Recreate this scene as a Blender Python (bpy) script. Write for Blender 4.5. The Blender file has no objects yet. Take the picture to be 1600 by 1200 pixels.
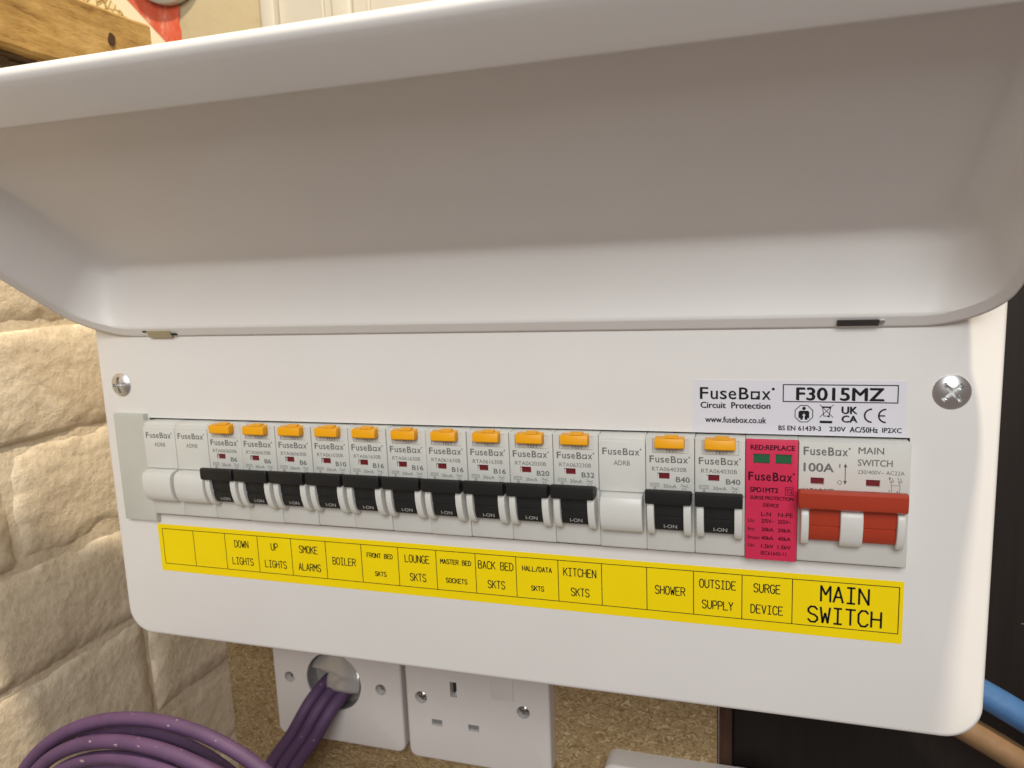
import bpy, bmesh, math, random
from mathutils import Vector, Matrix, noise

random.seed(7)
S = 0.001                      # everything below is measured in millimetres
scene = bpy.context.scene
COL = scene.collection

# ------------------------------------------------------------------ camera
cam_d = bpy.data.cameras.new("camera")
cam = bpy.data.objects.new("camera", cam_d)
COL.objects.link(cam)
RIGHT = Vector((0.95419488, 0.29654858, -0.03963684))
DOWN = Vector((0.00838017, -0.1589217, -0.98725562))
FWD = Vector((-0.29906841, 0.94170209, -0.1541274))
CAMP = Vector((271.778, -284.572, 119.221))
m = Matrix.Identity(4)
for i in range(3):
    m[i][0] = RIGHT[i]; m[i][1] = -DOWN[i]; m[i][2] = -FWD[i]; m[i][3] = CAMP[i] * S
cam.matrix_world = m
cam_d.sensor_width = 36.0
cam_d.lens = 36.0 * 1180.0 / 1600.0
cam_d.clip_start = 0.01
cam_d.clip_end = 20.0
cam_d.dof.use_dof = True
cam_d.dof.focus_distance = 0.285
cam_d.dof.aperture_fstop = 20.0
scene.camera = cam

# ------------------------------------------------------------------ world (dim even room light) and lamps
world = bpy.data.worlds.new("World")
scene.world = world
world.use_nodes = True
bg = world.node_tree.nodes["Background"]
bg.inputs[0].default_value = (1.0, 0.80, 0.71, 1)
bg.inputs[1].default_value = 0.20


def area_lamp(name, loc, target, size, power, color, shape='SQUARE'):
    d = bpy.data.lights.new(name, 'AREA')
    d.shape = shape
    d.size = size
    d.energy = power
    d.color = color
    o = bpy.data.objects.new(name, d)
    COL.objects.link(o)
    o.location = loc
    o.rotation_euler = (Vector(target) - Vector(loc)).to_track_quat('-Z', 'Y').to_euler()
    return o


area_lamp('ceiling_lamp', (0.425, -0.45, 1.48), (0.16, 0.0, 0.05), 0.075, 29.0, (1.0, 0.86, 0.66), 'DISK')
area_lamp('room_light', (0.50, -1.70, 1.08), (0.16, 0.0, 0.03), 1.0, 29.0, (0.985, 1.0, 0.985))

scene.view_settings.view_transform = 'Standard'
scene.view_settings.look = 'None'
scene.view_settings.exposure = 0.0
scene.view_settings.gamma = 1.0
scene.view_settings.use_curve_mapping = False


# ------------------------------------------------------------------ materials
def new_mat(name, color, rough=0.5, metal=0.0, spec=0.5, coat=0.0):
    mt = bpy.data.materials.new(name)
    mt.use_nodes = True
    b = mt.node_tree.nodes["Principled BSDF"]
    b.inputs["Base Color"].default_value = (*color, 1)
    b.inputs["Roughness"].default_value = rough
    b.inputs["Metallic"].default_value = metal
    b.inputs["Specular IOR Level"].default_value = spec
    b.inputs["Coat Weight"].default_value = coat
    return mt


def N(mt, t, **kw):
    n = mt.node_tree.nodes.new(t)
    for k, v in kw.items():
        setattr(n, k, v)
    return n


def L(mt, a, b):
    mt.node_tree.links.new(a, b)


def bsdf(mt):
    return mt.node_tree.nodes["Principled BSDF"]


def coords(mt, scale=(1, 1, 1)):
    tc = N(mt, 'ShaderNodeTexCoord')
    mp = N(mt, 'ShaderNodeMapping')
    mp.inputs['Scale'].default_value = scale
    L(mt, tc.outputs['Object'], mp.inputs['Vector'])
    return mp.outputs['Vector']


def noise_tex(mt, vec, scale, detail=4, rough=0.55):
    n = N(mt, 'ShaderNodeTexNoise')
    n.inputs['Scale'].default_value = scale
    n.inputs['Detail'].default_value = detail
    n.inputs['Roughness'].default_value = rough
    L(mt, vec, n.inputs['Vector'])
    return n.outputs['Fac']


def ramp(mt, fac, stops):
    r = N(mt, 'ShaderNodeValToRGB')
    el = r.color_ramp.elements
    while len(el) < len(stops):
        el.new(0.5)
    for e, (p, c) in zip(el, stops):
        e.position = p
        e.color = (*c, 1)
    L(mt, fac, r.inputs['Fac'])
    return r.outputs['Color']


def bump(mt, height, strength, dist, prev=None):
    b = N(mt, 'ShaderNodeBump')
    b.inputs['Strength'].default_value = strength
    b.inputs['Distance'].default_value = dist
    L(mt, height, b.inputs['Height'])
    if prev is not None:
        L(mt, prev, b.inputs['Normal'])
    return b.outputs['Normal']


def mottle(mt, c, amount=0.05, scale=25.0):
    """slight colour unevenness, and roughness unevenness"""
    v = coords(mt)
    f = noise_tex(mt, v, scale, 5)
    lo = tuple(x * (1 - amount) for x in c)
    hi = tuple(min(1, x * (1 + amount)) for x in c)
    L(mt, ramp(mt, f, [(0.3, lo), (0.7, hi)]), bsdf(mt).inputs['Base Color'])
    return v


def M_powder():
    c = (0.80, 0.785, 0.765)
    mt = new_mat('white_powder_coat', c, 0.42, 0, 0.45)
    v = mottle(mt, c, 0.02, 14)
    base = bsdf(mt).inputs['Base Color'].links[0].from_socket
    vo = N(mt, 'ShaderNodeTexVoronoi')
    vo.inputs['Scale'].default_value = 42
    L(mt, v, vo.inputs['Vector'])
    sepc = N(mt, 'ShaderNodeSeparateColor')
    L(mt, vo.outputs['Color'], sepc.inputs[0])
    gt = N(mt, 'ShaderNodeMath', operation='GREATER_THAN'); gt.inputs[1].default_value = 0.86
    L(mt, sepc.outputs[0], gt.inputs[0])
    lt = N(mt, 'ShaderNodeMath', operation='LESS_THAN'); lt.inputs[1].default_value = 0.018
    L(mt, vo.outputs['Distance'], lt.inputs[0])
    mu = N(mt, 'ShaderNodeMath', operation='MULTIPLY')
    L(mt, gt.outputs[0], mu.inputs[0]); L(mt, lt.outputs[0], mu.inputs[1])
    mx = N(mt, 'ShaderNodeMixRGB'); L(mt, mu.outputs[0], mx.inputs[0]); L(mt, base, mx.inputs[1])
    mx.inputs[2].default_value = (0.30, 0.27, 0.24, 1)
    L(mt, mx.outputs[0], bsdf(mt).inputs['Base Color'])
    rv = N(mt, 'ShaderNodeMapRange'); rv.inputs['To Min'].default_value = 0.34; rv.inputs['To Max'].default_value = 0.52
    L(mt, noise_tex(mt, v, 30, 6, 0.7), rv.inputs['Value'])
    L(mt, rv.outputs['Result'], bsdf(mt).inputs['Roughness'])
    L(mt, bump(mt, noise_tex(mt, v, 1400, 3), 0.10, 0.0002), bsdf(mt).inputs['Normal'])
    return mt


def M_plastic(name, c, rough=0.42, am=0.03, spec=0.5):
    mt = new_mat(name, c, rough, 0, spec)
    v = mottle(mt, c, am, 60)
    L(mt, bump(mt, noise_tex(mt, v, 2500, 2), 0.08, 0.0001), bsdf(mt).inputs['Normal'])
    return mt


def M_brick():
    mt = new_mat('painted_brick', (0.7, 0.6, 0.4), 0.72, 0, 0.3)
    v = coords(mt)
    big = noise_tex(mt, v, 16, 6, 0.6)
    col = ramp(mt, big, [(0.25, (0.62, 0.52, 0.38)), (0.5, (0.76, 0.66, 0.50)), (0.75, (0.83, 0.74, 0.58))])
    fine = noise_tex(mt, v, 300, 4, 0.6)
    mix = N(mt, 'ShaderNodeMixRGB', blend_type='MULTIPLY')
    mix.inputs[0].default_value = 0.35
    L(mt, col, mix.inputs[1])
    L(mt, ramp(mt, fine, [(0.3, (0.6, 0.55, 0.47)), (0.5, (0.92, 0.9, 0.86)), (0.65, (1, 1, 1))]), mix.inputs[2])
    mix.inputs[0].default_value = 0.4
    L(mt, mix.outputs[0], bsdf(mt).inputs['Base Color'])
    n1 = bump(mt, noise_tex(mt, v, 330, 6, 0.7), 0.7, 0.0007)
    vor = N(mt, 'ShaderNodeTexVoronoi')
    vor.inputs['Scale'].default_value = 210
    L(mt, v, vor.inputs['Vector'])
    n2 = bump(mt, vor.outputs['Distance'], 0.3, 0.0007, n1)
    n3 = bump(mt, noise_tex(mt, v, 900, 4, 0.7), 0.45, 0.0005, n2)
    L(mt, n3, bsdf(mt).inputs['Normal'])
    return mt


def M_chipboard():
    mt = new_mat('chipboard', (0.3, 0.22, 0.11), 0.8, 0, 0.2)
    v = coords(mt, (1, 1, 1.4))
    vor = N(mt, 'ShaderNodeTexVoronoi')
    vor.inputs['Scale'].default_value = 620
    vor.inputs['Randomness'].default_value = 1.0
    wob = N(mt, 'ShaderNodeTexNoise')
    wob.inputs['Scale'].default_value = 160
    L(mt, v, wob.inputs['Vector'])
    add = N(mt, 'ShaderNodeMixRGB', blend_type='ADD')
    add.inputs[0].default_value = 0.012
    L(mt, v, add.inputs[1]); L(mt, wob.outputs['Color'], add.inputs[2])
    L(mt, add.outputs[0], vor.inputs['Vector'])
    sep = N(mt, 'ShaderNodeSeparateColor')
    L(mt, vor.outputs['Color'], sep.inputs[0])
    c1 = ramp(mt, sep.outputs[0], [(0.0, (0.20, 0.135, 0.065)), (0.3, (0.30, 0.215, 0.115)), (0.6, (0.33, 0.245, 0.135)),
                                   (0.85, (0.36, 0.275, 0.16)), (1.0, (0.50, 0.40, 0.26))])
    f = noise_tex(mt, v, 650, 6, 0.7)
    mix = N(mt, 'ShaderNodeMixRGB', blend_type='OVERLAY')
    mix.inputs[0].default_value = 0.5
    L(mt, c1, mix.inputs[1])
    L(mt, ramp(mt, f, [(0.32, (0.2, 0.17, 0.13)), (0.68, (0.8, 0.74, 0.62))]), mix.inputs[2])
    L(mt, mix.outputs[0], bsdf(mt).inputs['Base Color'])
    L(mt, bump(mt, f, 0.6, 0.0008), bsdf(mt).inputs['Normal'])
    return mt


def M_dark_wood():
    mt = new_mat('dark_stained_wood', (0.012, 0.009, 0.008), 0.55, 0, 0.3)
    v = coords(mt, (1, 1, 0.06))
    g = noise_tex(mt, v, 220, 5, 0.6)
    base = ramp(mt, g, [(0.3, (0.008, 0.006, 0.005)), (0.7, (0.013, 0.0095, 0.008))])
    v2 = coords(mt, (1, 1, 1.8))
    sp = noise_tex(mt, v2, 95, 5, 0.75)
    mix = N(mt, 'ShaderNodeMixRGB')
    L(mt, ramp(mt, sp, [(0.69, (0, 0, 0)), (0.74, (0.9, 0.9, 0.9))]), mix.inputs[0])
    L(mt, base, mix.inputs[1])
    mix.inputs[2].default_value = (0.22, 0.19, 0.16, 1)
    L(mt, mix.outputs[0], bsdf(mt).inputs['Base Color'])
    L(mt, bump(mt, g, 0.4, 0.0005), bsdf(mt).inputs['Normal'])
    return mt


def M_timber(name, lo, hi, dark, grain=(1, 0.09, 1)):
    mt = new_mat(name, hi, 0.75, 0, 0.2)
    v = coords(mt, grain)
    g = noise_tex(mt, v, 190, 7, 0.65)
    c = ramp(mt, g, [(0.30, dark), (0.43, lo), (0.68, hi)])
    v2 = coords(mt)
    b = noise_tex(mt, v2, 38, 5, 0.65)
    mix = N(mt, 'ShaderNodeMixRGB', blend_type='MULTIPLY')
    mix.inputs[0].default_value = 0.7
    L(mt, c, mix.inputs[1])
    L(mt, ramp(mt, b, [(0.3, (0.6, 0.56, 0.5)), (0.6, (1, 1, 1))]), mix.inputs[2])
    L(mt, mix.outputs[0], bsdf(mt).inputs['Base Color'])
    L(mt, bump(mt, g, 0.7, 0.0012), bsdf(mt).inputs['Normal'])
    return mt


def M_cable(name, c, rough=0.5, print_marks=False):
    mt = new_mat(name, c, rough, 0, 0.4)
    v = mottle(mt, c, 0.13, 90)
    L(mt, bump(mt, noise_tex(mt, v, 260, 3), 0.15, 0.0006), bsdf(mt).inputs['Normal'])
    if print_marks:
        base = bsdf(mt).inputs['Base Color'].links[0].from_socket
        v3 = coords(mt, (0.45, 1, 1))
        sp = noise_tex(mt, v3, 430, 2, 0.5)
        mix = N(mt, 'ShaderNodeMixRGB')
        L(mt, ramp(mt, sp, [(0.70, (0, 0, 0)), (0.76, (0.4, 0.4, 0.4))]), mix.inputs[0])
        L(mt, base, mix.inputs[1])
        mix.inputs[2].default_value = (0.62, 0.52, 0.52, 1)
        L(mt, mix.outputs[0], bsdf(mt).inputs['Base Color'])
    return mt


def M_wallpaper():
    """old paper: cream ground with brown net pattern"""
    mt = new_mat('patterned_paper', (0.8, 0.7, 0.4), 0.8, 0, 0.2)
    v = coords(mt)
    vor = N(mt, 'ShaderNodeTexVoronoi')
    vor.feature = 'DISTANCE_TO_EDGE'
    vor.inputs['Scale'].default_value = 170
    L(mt, v, vor.inputs['Vector'])
    L(mt, ramp(mt, vor.outputs['Distance'], [(0.05, (0.34, 0.18, 0.04)), (0.13, (0.80, 0.66, 0.34))]), bsdf(mt).inputs['Base Color'])
    return mt


def M_redpaper():
    mt = new_mat('worn_red_print', (0.6, 0.09, 0.05), 0.75, 0, 0.2)
    v = coords(mt, (1, 1, 0.45))
    f = noise_tex(mt, v, 75, 6, 0.7)
    L(mt, ramp(mt, f, [(0.45, (0.62, 0.10, 0.045)), (0.60, (0.66, 0.17, 0.10)), (0.70, (0.82, 0.5, 0.33))]), bsdf(mt).inputs['Base Color'])
    return mt


def M_plaster():
    c = (0.50, 0.41, 0.25)
    mt = new_mat('cream_plaster', c, 0.8, 0, 0.2)
    v = coords(mt)
    f = noise_tex(mt, v, 22, 6, 0.6)
    L(mt, ramp(mt, f, [(0.27, (0.40, 0.32, 0.19)), (0.40, c), (0.7, (0.52, 0.44, 0.28))]), bsdf(mt).inputs['Base Color'])
    L(mt, bump(mt, noise_tex(mt, v, 130, 5), 0.3, 0.001), bsdf(mt).inputs['Normal'])
    return mt


MAT = dict(
    powder=M_powder(),
    module=M_plastic('light_grey_module_plastic', (0.70, 0.705, 0.665), 0.40),
    blank=M_plastic('off_white_blank_plastic', (0.71, 0.715, 0.675), 0.45),
    endplate=M_plastic('grey_blank_strip_plastic', (0.56, 0.57, 0.52), 0.5),
    guard=M_plastic('white_guard_plastic', (0.74, 0.745, 0.71), 0.36),
    black=M_plastic('black_toggle_plastic', (0.011, 0.012, 0.012), 0.5, 0.1),
    orange=M_plastic('orange_button_plastic', (0.93, 0.42, 0.004), 0.42, 0.03, 0.35),
    redtoggle=M_plastic('red_toggle_plastic', (0.43, 0.045, 0.018), 0.38),
    window_red=new_mat('dark_red_window', (0.17, 0.012, 0.018), 0.35),
    window_green=new_mat('green_window', (0.02, 0.13, 0.055), 0.35),
    pink=M_plastic('crimson_label_film', (0.70, 0.028, 0.095), 0.45, 0.04),
    ink=new_mat('dark_grey_ink', (0.175, 0.175, 0.165), 0.6, 0, 0.2),
    inkblack=new_mat('black_ink', (0.012, 0.012, 0.013), 0.55, 0, 0.2),
    inkpink=new_mat('dark_ink_on_crimson', (0.06, 0.006, 0.016), 0.5, 0, 0.2),
    inkwhite=new_mat('pale_grey_ink', (0.5, 0.5, 0.48), 0.5, 0, 0.2),
    sticker=M_plastic('white_sticker_paper', (0.76, 0.755, 0.82), 0.42, 0.012),
    yellow=M_plastic('yellow_label_tape', (1.0, 0.75, 0.0), 0.5, 0.02, 0.25),
    steel=new_mat('zinc_plated_steel', (0.72, 0.73, 0.74), 0.33, 1.0),
    chrome=new_mat('dull_chrome', (0.55, 0.53, 0.52), 0.28, 1.0),
    darkmetal=new_mat('dark_hinge_slot', (0.09, 0.088, 0.088), 0.35, 0.7),
    dark=new_mat('painted_interior_shade', (0.015, 0.014, 0.013), 0.7),  # near-black colour stands in for shade in cavity, hinge gaps and earth slot
    tab=new_mat('hinge_tab_paint', (0.42, 0.36, 0.23), 0.5),
    socket=M_plastic('white_socket_plastic', (0.64, 0.605, 0.585), 0.30, 0.015),
    pin=new_mat('grey_shutter', (0.20, 0.195, 0.19), 0.5),
    gloss=new_mat('grey_glossy_grommet', (0.42, 0.40, 0.385), 0.18, 0.35),
    brick=M_brick(), chip=M_chipboard(), darkwood=M_dark_wood(),
    reddish=M_timber('reddish_brown_wood', (0.06, 0.03, 0.02), (0.10, 0.05, 0.033), (0.02, 0.012, 0.01), (1, 1, 0.1)),
    joist=M_timber('pine_joist', (0.43, 0.265, 0.085), (0.55, 0.365, 0.14), (0.24, 0.13, 0.04), (1, 0.22, 1)),
    oldwood=M_timber('old_dark_wood', (0.10, 0.065, 0.035), (0.17, 0.115, 0.065), (0.03, 0.02, 0.012)),
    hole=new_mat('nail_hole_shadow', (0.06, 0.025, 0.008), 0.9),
    purple=M_cable('purple_cable_sheath', (0.088, 0.045, 0.108), 0.6, True),
    blue=M_cable('blue_cable_sheath', (0.05, 0.13, 0.29), 0.45),
    brown=M_cable('brown_cable_sheath', (0.20, 0.118, 0.058), 0.5),
    paper=M_wallpaper(), redpaper=M_redpaper(), plaster=M_plaster(),
    doorpaint=M_plastic('white_gloss_door_paint', (0.64, 0.60, 0.50), 0.35, 0.015),
    cream=new_mat('cream_paper', (0.80, 0.70, 0.46), 0.8),
)


# ------------------------------------------------------------------ object helpers
def to_obj(name, bm, mat, parent=None, origin=(0, 0, 0), smooth=None):
    o3 = Vector(origin)
    for v in bm.verts:
        v.co = (v.co - o3) * S
    me = bpy.data.meshes.new(name)
    bm.normal_update()
    bm.to_mesh(me)
    bm.free()
    me.materials.append(MAT[mat])
    if smooth is not None:
        for p in me.polygons:
            p.use_smooth = True
        me.set_sharp_from_angle(angle=math.radians(smooth))
    o = bpy.data.objects.new(name, me)
    COL.objects.link(o)
    if parent is not None:
        o.parent = parent
        po = Vector(parent.get('_org', (0, 0, 0)))
        o.location = (o3 - po) * S
    else:
        o.location = o3 * S
    o['_org'] = tuple(o3)
    return o


def thing(name, label, cat, org, group=None):
    o = bpy.data.objects.new(name, None)
    o.empty_display_size = 0.01
    COL.objects.link(o)
    o.location = Vector(org) * S
    o['_org'] = tuple(org)
    return tag(o, label, cat, group)


def tag(o, label=None, cat=None, group=None, kind=None):
    if label: o['label'] = label
    if cat: o['category'] = cat
    if group: o['group'] = group
    if kind: o['kind'] = kind
    return o


def add_box(bm, x0, x1, y0, y1, z0, z1, bev=0.0, seg=2):
    vs = [bm.verts.new((x, y, z)) for x in (x0, x1) for y in (y0, y1) for z in (z0, z1)]
    fs = [bm.faces.new([vs[i] for i in q]) for q in
          ((0, 1, 3, 2), (4, 6, 7, 5), (0, 4, 5, 1), (2, 3, 7, 6), (0, 2, 6, 4), (1, 5, 7, 3))]
    if bev > 0:
        es = list({e for f in fs for e in f.edges})
        bmesh.ops.bevel(bm, geom=es, offset=bev, segments=seg, profile=0.5, affect='EDGES')
    return fs


def box_bm(*a, **k):
    bm = bmesh.new()
    add_box(bm, *a, **k)
    return bm


def add_profile(bm, prof, x0, x1, bev=0.0, seg=2):
    """prof: list of (out, z) going round; extruded along x. out = distance in front of the panel (-y)"""
    a = [bm.verts.new((x0, -o, z)) for o, z in prof]
    b = [bm.verts.new((x1, -o, z)) for o, z in prof]
    n = len(prof)
    fs = [bm.faces.new(a), bm.faces.new(list(reversed(b)))]
    for i in range(n):
        j = (i + 1) % n
        fs.append(bm.faces.new((a[j], a[i], b[i], b[j])))
    bmesh.ops.recalc_face_normals(bm, faces=fs)
    if bev > 0:
        ends = set(fs[0].edges) | set(fs[1].edges)
        bmesh.ops.bevel(bm, geom=list(ends), offset=bev, segments=seg, profile=0.5, affect='EDGES', clamp_overlap=True)
    return bm


def prof_bm(prof, x0, x1, bev=0.0, seg=2):
    return add_profile(bmesh.new(), prof, x0, x1, bev, seg)


def arc(cx, cz, r, a0, a1, n):
    return [(cx + r * math.cos(math.radians(a0 + (a1 - a0) * i / n)), cz + r * math.sin(math.radians(a0 + (a1 - a0) * i / n))) for i in range(n + 1)]


def round_rect(x0, x1, z0, z1, r, n=8):
    """counter-clockwise loop; r = one radius or (bl, br, tr, tl)"""
    if not isinstance(r, (tuple, list)):
        r = (r,) * 4
    pts = []
    pts += arc(x0 + r[0], z0 + r[0], r[0], 180, 270, n)
    pts += arc(x1 - r[1], z0 + r[1], r[1], 270, 360, n)
    pts += arc(x1 - r[2], z1 - r[2], r[2], 0, 90, n)
    pts += arc(x0 + r[3], z1 - r[3], r[3], 90, 180, n)
    return pts


def bridge(bm, A, B):
    n = len(A)
    out = []
    for i in range(n):
        j = (i + 1) % n
        out.append(bm.faces.new((A[i], A[j], B[j], B[i])))
    return out


def ring(bm, pts, y):
    return [bm.verts.new((x, y, z)) for x, z in pts]


def plate_bm(outer_fn, holes, yf, yb, bev, seg=3, hole_depth=None):
    """plate facing -y: outer_fn(inset) gives a loop; holes are loops cut through to yb"""
    bm = bmesh.new()
    rings = []
    for k in range(seg + 1):
        a = math.pi / 2 * k / seg
        rings.append(ring(bm, outer_fn(bev * (1 - math.sin(a))), yf + bev * (1 - math.cos(a))))
    rings.append(ring(bm, outer_fn(0), yb))
    for a, b in zip(rings, rings[1:]):
        bridge(bm, a, b)
    edges = []
    first = rings[0]
    for i in range(len(first)):
        e = bm.edges.get((first[i], first[(i + 1) % len(first)]))
        edges.append(e)
    hd = yb if hole_depth is None else hole_depth
    for h in holes:
        hv = ring(bm, h, yf)
        for i in range(len(hv)):
            edges.append(bm.edges.new((hv[i], hv[(i + 1) % len(hv)])))
        hb = ring(bm, h, hd)
        bridge(bm, hb, hv)
    bmesh.ops.triangle_fill(bm, use_beauty=True, use_dissolve=False, edges=edges, normal=(0, -1, 0))
    bmesh.ops.recalc_face_normals(bm, faces=bm.faces)
    # make sure the front looks to -y
    s = sum(f.normal.y * f.calc_area() for f in bm.faces if all(abs(v.co.y - yf) < 1e-6 for v in f.verts))
    if s > 0:
        bmesh.ops.reverse_faces(bm, faces=bm.faces)
    return bm


def rect(x0, x1, z0, z1):
    return [(x0, z0), (x1, z0), (x1, z1), (x0, z1)]


def circle(cx, cz, r, n=32):
    return [(cx + r * math.cos(2 * math.pi * i / n), cz + r * math.sin(2 * math.pi * i / n)) for i in range(n)]


def tube_bm(path, r, sides=14, cap=True, bm=None, rfun=None):
    """round tube along a smooth path (Catmull-Rom through the points)"""
    bm = bm or bmesh.new()
    P = [Vector(p) for p in path]
    pts = []
    ext = [2 * P[0] - P[1]] + P + [2 * P[-1] - P[-2]]
    for i in range(1, len(ext) - 2):
        for k in range(10):
            t = k / 10
            p0, p1, p2, p3 = ext[i - 1:i + 3]
            pts.append(0.5 * ((2 * p1) + (p2 - p0) * t + (2 * p0 - 5 * p1 + 4 * p2 - p3) * t * t + (3 * p1 - p0 - 3 * p2 + p3) * t ** 3))
    pts.append(P[-1])
    up = Vector((0.123, 0.9, 0.37)).normalized()
    prev = None
    for i, p in enumerate(pts):
        d = (pts[min(i + 1, len(pts) - 1)] - pts[max(i - 1, 0)]).normalized()
        u = (up - d * up.dot(d)).normalized()
        up = u
        w = d.cross(u)
        rr = r * (rfun(i / len(pts)) if rfun else 1)
        cur = [bm.verts.new(p + rr * (math.cos(2 * math.pi * k / sides) * u + math.sin(2 * math.pi * k / sides) * w)) for k in range(sides)]
        if prev:
            bridge(bm, prev, cur)
        elif cap:
            bm.faces.new(cur)
        prev = cur
    if cap:
        bm.faces.new(list(reversed(prev)))
    bmesh.ops.recalc_face_normals(bm, faces=bm.faces)
    return bm


# ------------------------------------------------------------------ flat print: text and strokes
_txt = {}


def text_polys(s, bold=0.0):
    """2D polygons of a string in the built-in font, fitted to a unit box (x 0..1, z 0..1 of its own bounds)"""
    key = (s, bold)
    if key in _txt:
        return _txt[key]
    cu = bpy.data.curves.new('t', 'FONT')
    cu.body = s
    cu.size = 1.0
    cu.resolution_u = 3
    cu.offset = bold
    ob = bpy.data.objects.new('t', cu)
    COL.objects.link(ob)
    dg = bpy.context.evaluated_depsgraph_get()
    me = bpy.data.meshes.new_from_object(ob.evaluated_get(dg))
    vs = [(v.co.x, v.co.y) for v in me.vertices]
    fs = [tuple(p.vertices) for p in me.polygons]
    bpy.data.objects.remove(ob)
    bpy.data.curves.remove(cu)
    bpy.data.meshes.remove(me)
    x0 = min(v[0] for v in vs); x1 = max(v[0] for v in vs)
    z0 = min(v[1] for v in vs); z1 = max(v[1] for v in vs)
    vs = [((x - x0) / (x1 - x0), (z - z0) / (z1 - z0)) for x, z in vs]
    _txt[key] = (vs, fs, (x1 - x0) / (z1 - z0))
    return _txt[key]


class Print:
    """flat printed shapes collected on a plane y = const"""

    def __init__(self, y):
        self.y = y
        self.v = []
        self.f = []

    def poly(self, pts):
        b = len(self.v)
        self.v += [(x, self.y, z) for x, z in pts]
        self.f.append(tuple(range(b, b + len(pts))))

    def text(self, s, x0, x1, z0, z1, bold=0.0):
        vs, fs, _ = text_polys(s)
        d = bold * 2.4 * (z1 - z0)
        n = 1 if d < 1e-6 else 3
        for k in range(n):
            dx = 0 if n == 1 else d * (k / (n - 1) - 0.5)
            dz = 0 if n == 1 else d * 0.35 * (0, 1, -1)[k]
            b = len(self.v)
            self.v += [(x0 + d / 2 + x * (x1 - x0 - d) + dx, self.y - 0.012 * k, z0 + z * (z1 - z0) + dz) for x, z in vs]
            self.f += [tuple(b + i for i in f) for f in fs]

    def stroke(self, pts, w, closed=False):
        h = w / 2
        n = len(pts)
        segs = [(pts[i], pts[(i + 1) % n]) for i in range(n if closed else n - 1)]
        for (ax, az), (bx, bz) in segs:
            d = math.hypot(bx - ax, bz - az)
            if d < 1e-6:
                continue
            ux, uz = (bx - ax) / d, (bz - az) / d
            px, pz = -uz * h, ux * h
            e = h * 0.42
            ax -= ux * e; az -= uz * e; bx += ux * e; bz += uz * e
            self.poly([(ax - px, az - pz), (bx - px, bz - pz), (bx + px, bz + pz), (ax + px, az + pz)])

    def frame(self, x0, x1, z0, z1, w):
        self.poly(rect(x0, x1, z0, z0 + w)); self.poly(rect(x0, x1, z1 - w, z1))
        self.poly(rect(x0, x0 + w, z0 + w, z1 - w)); self.poly(rect(x1 - w, x1, z0 + w, z1 - w))

    def ringarc(self, cx, cz, r0, r1, a0, a1, n=16):
        A = arc(cx, cz, r0, a0, a1, n); B = arc(cx, cz, r1, a0, a1, n)
        for i in range(n):
            self.poly([A[i], B[i], B[i + 1], A[i + 1]])

    def logo(self, x0, x1, z0, z1, bold=0.02):
        """the word FuseBox with its square o"""
        w = x1 - x0; h = z1 - z0
        X = lambda t: x0 + w * t
        self.text('F', X(0), X(.115), z0, z1, bold)
        self.text('u', X(.145), X(.245), z0 - .01 * h, z0 + h * .70, bold)
        self.text('s', X(.27), X(.365), z0 - .01 * h, z0 + h * .72, bold)
        self.text('e', X(.385), X(.49), z0 - .01 * h, z0 + h * .72, bold)
        self.text('B', X(.525), X(.655), z0, z1, bold)
        self.frame(X(.68), X(.80), z0, z0 + h * .70, h * .145)
        self.poly(rect(X(.755), X(.775), z0 + h * .13, z0 + h * .30))
        self.text('x', X(.825), X(.94), z0, z0 + h * .70, bold)
        self.poly(circle(X(.972), z1 - h * .10, h * .12, 12))

    def build(self, name, mat, parent, org):
        o3 = Vector(org)
        me = bpy.data.meshes.new(name)
        me.from_pydata([tuple((Vector(v) - o3) * S) for v in self.v], [], self.f)
        me.materials.append(MAT[mat])
        o = bpy.data.objects.new(name, me)
        COL.objects.link(o)
        o.parent = parent
        o.location = (o3 - Vector(parent.get('_org', (0, 0, 0)))) * S
        o['_org'] = tuple(o3)
        return o


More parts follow.
